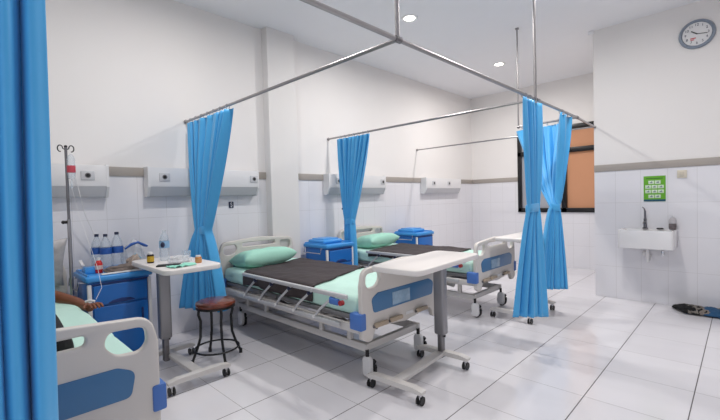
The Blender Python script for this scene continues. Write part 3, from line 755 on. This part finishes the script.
o = MB().box((0, 0, 0), (.05, .27, .006), bev=.002).build('paper_strip', WHITE, loc=(-3.425, .86, CT+.006)); tag(o, 'white paper strip lying along the front edge of cabinet top', 'paper')
def lump(name, label, cat, loc, d, m, seed, res=3):
    t = bmesh.new(); bmesh.ops.create_icosphere(t, subdivisions=res+1, radius=1)
    for v in t.verts:
        p = v.co.copy(); k = 1+.35*noise.noise(p*1.8+Vector((seed, 0, 0)))+.18*noise.noise(p*4+Vector((0, seed, 0)))
        v.co = Vector((p.x*d[0]*k, p.y*d[1]*k, max(-.35, p.z)*d[2]*k))
    zmin = min(v.co.z for v in t.verts)
    for v in t.verts: v.co.z -= zmin
    me = bpy.data.meshes.new(name); t.to_mesh(me); t.free(); me.materials.append(m); me.shade_smooth()
    o = bpy.data.objects.new(name, me); C.objects.link(o); o.location = loc; return tag(o, label, cat)
lump('crumpled_cloth', 'crumpled grey-brown cloth among the bottles on the left cabinet', 'cloth', (-3.50, .89, CT), (.05, .13, .035), mat('grey_brown_cloth', (120, 108, 102), .8, var=.6, vscale=40), 2)
lump('snack_packet', 'crumpled printed packet in front of plastic bag on cabinet', 'packet', (-3.56, .985, CT), (.05, .055, .075), mat('printed_packet', (168, 152, 140), .35, var=.7, vscale=45), 5)
pb = lump('plastic_bag', 'translucent plastic bag with blue print at right end of cabinet', 'plastic bag', (-3.70, 1.02, CT), (.05, .085, .15), PLASTICBAG, 9)
o = MB().tube([(0, -.075, .155), (.012, -.03, .19), (.018, .02, .205), (.012, .07, .175), (.0, .095, .165)], [.006, .012, .010, .012, .008], seg=8).build('bag_print', LABELB, pb)
o.location = (.05, 0, 0)
MB().prism([(-.04, .07), (.045, .07), (.0, .115)], .062, .068, 0).build('bag_print', mat('print_teal', (90, 165, 190), .5), pb)

TT_ = .82
wb = water_bottle('large clear water bottle with blue round label on the left overbed table', -3.20, 1.10, TT_, .235, .036, WATER, LABELG, .10, .15)
MB().ball((.030, -.022, .125), .020, (.6, .8, 1.1)).build('round_logo', NAVY, wb)
def jar(name, label, x, y, body, cap, lab, r, h):
    b = thing(name, label, 'jar', (x, y, TT_))
    MB().lathe([(0, 0), (r*.95, 0), (r, .004), (r, h*.72), (r*.75, h*.80), (r*.6, h*.82)], seg=22).build('jar_body', body, b)
    MB().lathe([(r*.72, h*.78), (r*.74, h*.80), (r*.74, h*.98), (r*.68, h), (0, h)], seg=22).build('lid', cap, b)
    MB().lathe([(r*1.015, h*.14), (r*1.02, h*.15), (r*1.02, h*.6), (r*1.015, h*.62)], seg=22).build('label_band', lab, b)
jar('medicine_bottle', 'small dark medicine bottle with yellow label and white cap', -3.16, .985, mat('dark_amber', (48, 30, 20), .15), WHITEP, mat('yellow_label', (196, 160, 44), .4, var=.6, vscale=70), .024, .082)
jar('ointment_jar', 'small orange jar with white lid at the right end of table', -2.86, 1.215, mat('orange_jar', (196, 128, 70), .25), WHITEP, mat('jar_label', (205, 150, 95), .4, var=.3, vscale=60), .023, .055)
g = MB().lathe([(0, .004), (.024, .004), (.03, .075), (.032, .075), (.026, 0), (0, 0)], seg=24).build('drinking_glass', WATER, loc=(-3.06, 1.21, TT_)); tag(g, 'clear drinking glass beside the large water bottle', 'glass')
ph = MB().box((0, 0, .005), (.075, .15, .009), bev=.003).build('phone', BLACKR, loc=(-2.90, 1.02, TT_)); ph.rotation_euler = (0, 0, -.5); tag(ph, 'black phone lying on the left overbed table', 'phone')
def sheet(name, label, cat, loc, lx, ly, m, seed, rz, hgt=.012):
    bm = bmesh.new(); n = 24; G = []
    for i in range(n+1):
        G.append([bm.verts.new((lx*(i/n-.5), ly*(j/n-.5)*(1-.3*abs(i/n-.5)), .004+hgt*abs(noise.noise(Vector((i/n*3+seed, j/n*3, 0))))*2)) for j in range(n+1)])
    for i in range(n):
        for j in range(n): bm.faces.new((G[i][j], G[i+1][j], G[i+1][j+1], G[i][j+1]))
    me = bpy.data.meshes.new(name); bm.to_mesh(me); bm.free(); me.materials.append(m); me.shade_smooth()
    o = bpy.data.objects.new(name, me); C.objects.link(o); o.location = loc; o.rotation_euler = (0, 0, rz)
    o.modifiers.new('t', 'SOLIDIFY').thickness = .002; return tag(o, label, cat)
sheet('face_mask', 'pale green cloth mask lying on the left overbed table', 'face mask', (-2.80, 1.07, TT_), .11, .19, mat('mask_green', (150, 220, 200), .7), 3, .2)
lump('plastic_wrap', 'crumpled clear plastic wrap between glass and orange jar', 'plastic wrap', (-3.00, 1.14, TT_), (.05, .075, .035), PLASTICBAG, 12)

# ------------------------------------------------------------------ small wall plate beside central bed
wp = plate('wall_sign', [rpoly([(-.027, -.034), (.027, -.034), (.027, .034), (-.027, .034)], .008)], .006, NAVY, None, YZ, .0015); wp.location = (XL+.004, 2.037, 1.232)
tag(wp, 'tiny navy wall plate with white S mark above the central bed', 'sign')
text_mesh('letter', 'S', .055, WHITE, wp, Matrix.Translation((.0035, 0, 0)) @ YZ)
MB().box((.0035, -.0, .022), (.001, .006, .010)).box((.0035, 0, -.022), (.001, .006, .010)).build('letter_stroke', WHITE, wp)

# ------------------------------------------------------------------ sink corner
sk = thing('wash_basin', 'white rectangular wall-hung wash basin under the green poster', 'sink', (-.755, YS, 0))
def basin():
    m = MB(); W, D = .49, .33
    o = rpoly([(-W/2, 0), (W/2, 0), (W/2, -D), (-W/2, -D)], [.0, 0, .03, .03], 5)
    def ring(k, z, sh=0): return [m.bm.verts.new((x*k, (y+D/2)*k-D/2+sh, z)) for x, y in o]
    R = [ring(.72, .635, .04), ring(.985, .645), ring(1, .655), ring(1, .835), ring(.99, .842), ring(.90, .842), ring(.88, .83), ring(.78, .73), ring(.60, .71)]
    for A, B in zip(R, R[1:]):
        for i in range(len(A)): m.bm.faces.new((A[i], A[(i+1) % len(A)], B[(i+1) % len(B)], B[i]))
    m.bm.faces.new(R[0][::-1]); m.bm.faces.new(R[-1]); return m
bo = basin().build('basin_bowl', CERAM, sk); bo.location = (0, -.003, 0)
MB().cyl((0, -.16, .711), (0, -.16, .714), .022).build('drain', CHROME, sk)
MB().tube([(0, -.14, .64), (0, -.14, .52), (0, -.11, .49), (0, -.07, .50), (0, -.05, .53), (0, -.004, .53)], .016, seg=12).build('waste_pipe', WHITEP, sk)
MB().cyl((0.12, -.002, .56), (.12, -.04, .56), .012).tube([(.12, -.035, .56), (.12, -.04, .60), (.10, -.06, .66)], .006, seg=8).box((.12, -.05, .575), (.02, .012, .06), bev=.003).build('stop_valve', CHROME, sk)
MB().box((-.03, -.02, .56), (.07, .03, .05), bev=.008).build('pipe_flange', WHITEP, sk)
fa = thing('faucet', 'slim dark chrome tap standing upright behind the wash basin', 'faucet', (-.79, YS-.045, .842))
CHD = mat('dark_chrome', (120, 118, 122), .2, 1)
MB().lathe([(.028, 0), (.028, .008), (.018, .015), (.016, .05), (.013, .09), (.016, .10), (.011, .12), (.010, .20), (0, .205)], seg=18).build('tap_body', CHD, fa)
MB().tube([(0, 0, .06), (0, -.05, .085), (0, -.09, .078), (0, -.10, .06)], .008, seg=10).build('spout', CHD, fa)
MB().tube([(0, 0, .195), (-.006, -.01, .225), (-.02, -.03, .245)], [.008, .006, .004], seg=8).build('lever', CHD, fa)
sd = thing('soap_dispenser', 'clear and grey soap pump bottle at right end of the basin', 'soap dispenser', (-.545, YS-.06, .842))
MB().lathe([(0, 0), (.030, 0), (.034, .01), (.034, .055), (.03, .065), (0, .065)], seg=20).build('dispenser_body', mat('soap_dark', (105, 96, 98), .2, var=.5, vscale=40), sd)
MB().lathe([(.034, .065), (.034, .10), (.026, .12), (.014, .13), (0, .13)], seg=20).build('dispenser_top', mat('soap_pale', (190, 186, 190), .2, var=.3, vscale=40), sd)
MB().cyl((0, 0, .13), (0, 0, .15), .008).box((0, -.015, .152), (.02, .045, .008), bev=.003).build('pump', WHITEP, sd)
o = MB().lathe([(0, 0), (.03, 0), (.034, .006), (.026, .012), (0, .012)], seg=18).build('soap_dish', BLACKR, loc=(-.655, YS-.05, .842)); tag(o, 'flat black soap dish on the basin rim between tap and dispenser', 'soap dish')

PG = mat('poster_green', (104, 176, 40), .4, var=.04)
ps = MB().box((0, 0, 0), (.198, .003, .285)).build('poster', PG, loc=(-.708, YS-.0025, 1.288)); tag(ps, 'green hand washing poster with ten small white picture cards', 'poster')
MB().box((0, -.002, -.130), (.198, .0015, .022)).build('poster_footer', mat('poster_navy', (30, 84, 110), .4), ps)
MB().box((0, -.002, .115), (.15, .0012, .010)).build('poster_heading', mat('poster_dkgreen', (60, 120, 40), .4), ps)
CARD = mat('poster_card', (214, 232, 205), .5, var=.25, vscale=90)
SK2 = mat('poster_ink', (130, 150, 150), .5, var=.2, vscale=90)
for rz_, n in ((.072, 2), (.022, 3), (-.030, 3), (-.085, 2)):
    for k in range(n):
        x = (k-(n-1)/2)*.058
        c = MB().box((x, -.0022, rz_), (.052, .0015, .038), bev=.0005).build('picture_card', CARD, ps)
        MB().box((x, -.0033, rz_-.003), (.024, .001, .012), bev=.0003).box((x+.004, -.0033, rz_+.007), (.010, .001, .008)).build('drawing', SK2, c)
sw = thing('wall_socket', 'cream wall socket on the tiles right of the green poster', 'wall socket', (-.469, YS, 1.437))
MB().box((0, -.006, 0), (.082, .012, .082), bev=.004).build('socket_plate', mat('cream_plastic', (222, 214, 196), .4), sw)
MB().box((0, -.014, 0), (.04, .006, .05), bev=.003).build('socket_insert', mat('cream_insert', (206, 198, 182), .4), sw)

# clock
ck = thing('wall_clock', 'round wall clock with grey-blue rim high on the sink wall', 'clock', (-.343, YS, 2.882))
RYm = Matrix.Rotation(PI/2, 4, 'X')
def facing(mb):  mb.bm.transform(RYm); return mb
facing(MB().lathe([(0, .0), (.146, .0), (.150, .012), (.142, .030), (.128, .034), (.120, .026), (.118, .016), (0, .016)], seg=56)).build('rim', mat('clock_rim', (136, 146, 160), .3, .3), ck)
facing(MB().lathe([(0, .017), (.118, .017), (.118, .0185), (0, .0185)], seg=48)).build('dial', WHITEP, ck)
for h in range(1, 13):
    a = PI/2-h*PI/6
    text_mesh('numeral', str(h), .034, NAVY, ck, Matrix.Translation((.092*math.cos(a), -.0195, .092*math.sin(a))) @ XZ)
def hand_(ang, ln, w_, nm):
    d = Vector((math.cos(ang), 0, math.sin(ang))); MB().box(d*ln*.42+Vector((0, -.0225, 0)), (ln, .002, w_), Matrix.Rotation(-ang, 3, 'Y')).build(nm, BLACKM, ck)
hand_(PI/2-10.27*PI/6, .062, .010, 'hour_hand'); hand_(PI/2-16.5*PI/30, .092, .006, 'minute_hand')
MB().box((-.03, -.0195, -.04), (.045, .001, .010), bev=.0003).box((-.036, -.0195, -.055), (.03, .001, .008)).build('red_mark', mat('clock_red', (205, 70, 80), .5), ck)
facing(MB().lathe([(0, .024), (.006, .024), (.006, .021), (0, .021)], seg=12)).build('hub', BLACKM, ck)

# floor mat heap
def matheap():
    bm = bmesh.new(); nx, ny = 90, 24; G = []
    for i in range(nx+1):
        row = []
        for j in range(ny+1):
            u = i/nx; v = j/ny; x = -.545+.98*u; y = YS-.04-.28*v*(min(1, .35+u*5))+.01*noise.noise(Vector((u*12, 0, 0)))
            e = min(1, 7*v*(1-v)+.1, u*9+.05)
            z = .008+.058*e*(.55+.6*abs(noise.noise(Vector((u*8, v*3, 1)))))+.012*abs(noise.noise(Vector((u*26, v*9, 4))))
            row.append(bm.verts.new((x, y, z)))
        G.append(row)
    for i in range(nx):
        for j in range(ny): bm.faces.new((G[i][j], G[i+1][j], G[i+1][j+1], G[i][j+1]))
    return bm
m = bpy.data.materials.new('rag_pattern'); m.use_nodes = True; nt = m.node_tree; bs = nt.nodes['Principled BSDF']; bs.inputs['Roughness'].default_value = .9
g_ = nt.nodes.new('ShaderNodeNewGeometry'); sp = nt.nodes.new('ShaderNodeSeparateXYZ'); nt.links.new(g_.outputs['Position'], sp.inputs[0])
no = nt.nodes.new('ShaderNodeTexNoise'); no.inputs['Scale'].default_value = 16; no.inputs['Detail'].default_value = 5; nt.links.new(g_.outputs['Position'], no.inputs['Vector'])
ad = N(nt, 'ADD', sp.outputs[0], N(nt, 'MULTIPLY', N(nt, 'SUBTRACT', no.outputs['Fac'], .5), .28))
mr = nt.nodes.new('ShaderNodeMapRange'); nt.links.new(ad, mr.inputs[0]); mr.inputs[1].default_value = -.5; mr.inputs[2].default_value = .45
cr = nt.nodes.new('ShaderNodeValToRGB'); nt.links.new(mr.outputs[0], cr.inputs[0]); cr.color_ramp.interpolation = 'CONSTANT'
el = cr.color_ramp.elements; el[0].position = 0; el[0].color = srgb((14, 14, 16)); el[1].position = .13; el[1].color = srgb((128, 122, 116))
for p_, c_ in ((.17, (30, 30, 30)), (.20, (140, 130, 122)), (.235, (46, 90, 130)), (.37, (120, 112, 108)), (.43, (30, 30, 32)), (.5, (140, 132, 124)), (.6, (46, 90, 130)), (.8, (30, 30, 30))):
    e = el.new(p_); e.color = srgb(c_)
nt.links.new(cr.outputs[0], bs.inputs['Base Color'])
bp = nt.nodes.new('ShaderNodeBump'); bp.inputs['Strength'].default_value = .8; bp.inputs['Distance'].default_value = .02
n3 = nt.nodes.new('ShaderNodeTexNoise'); n3.inputs['Scale'].default_value = 70; nt.links.new(g_.outputs['Position'], n3.inputs['Vector']); nt.links.new(n3.outputs['Fac'], bp.inputs['Height']); nt.links.new(bp.outputs['Normal'], bs.inputs['Normal'])
bmh = matheap(); me = bpy.data.meshes.new('floor_rag'); bmh.to_mesh(me); bmh.free(); me.materials.append(m); me.shade_smooth()
o = bpy.data.objects.new('floor_rag', me); C.objects.link(o); o.modifiers.new('t', 'SOLIDIFY').thickness = .006
tag(o, 'rumpled black, grey and blue floor rag along the foot of sink wall', 'floor rag')

# little wire hook above the window
hk = thing('wall_hook', 'small black hook on a thin wire above the window', 'hook', (-2.71, YF, 2.80))
MB().cyl((0, -.02, 0), (0, -.02, .18), .003, seg=6).build('wire', DSTEEL, hk)
MB().ball((0, -.02, 0), .02).build('hook_end', BLACKM, hk)
MB().box((0, -.01, .18), (.02, .02, .02), bev=.003).build('mount', DSTEEL, hk)
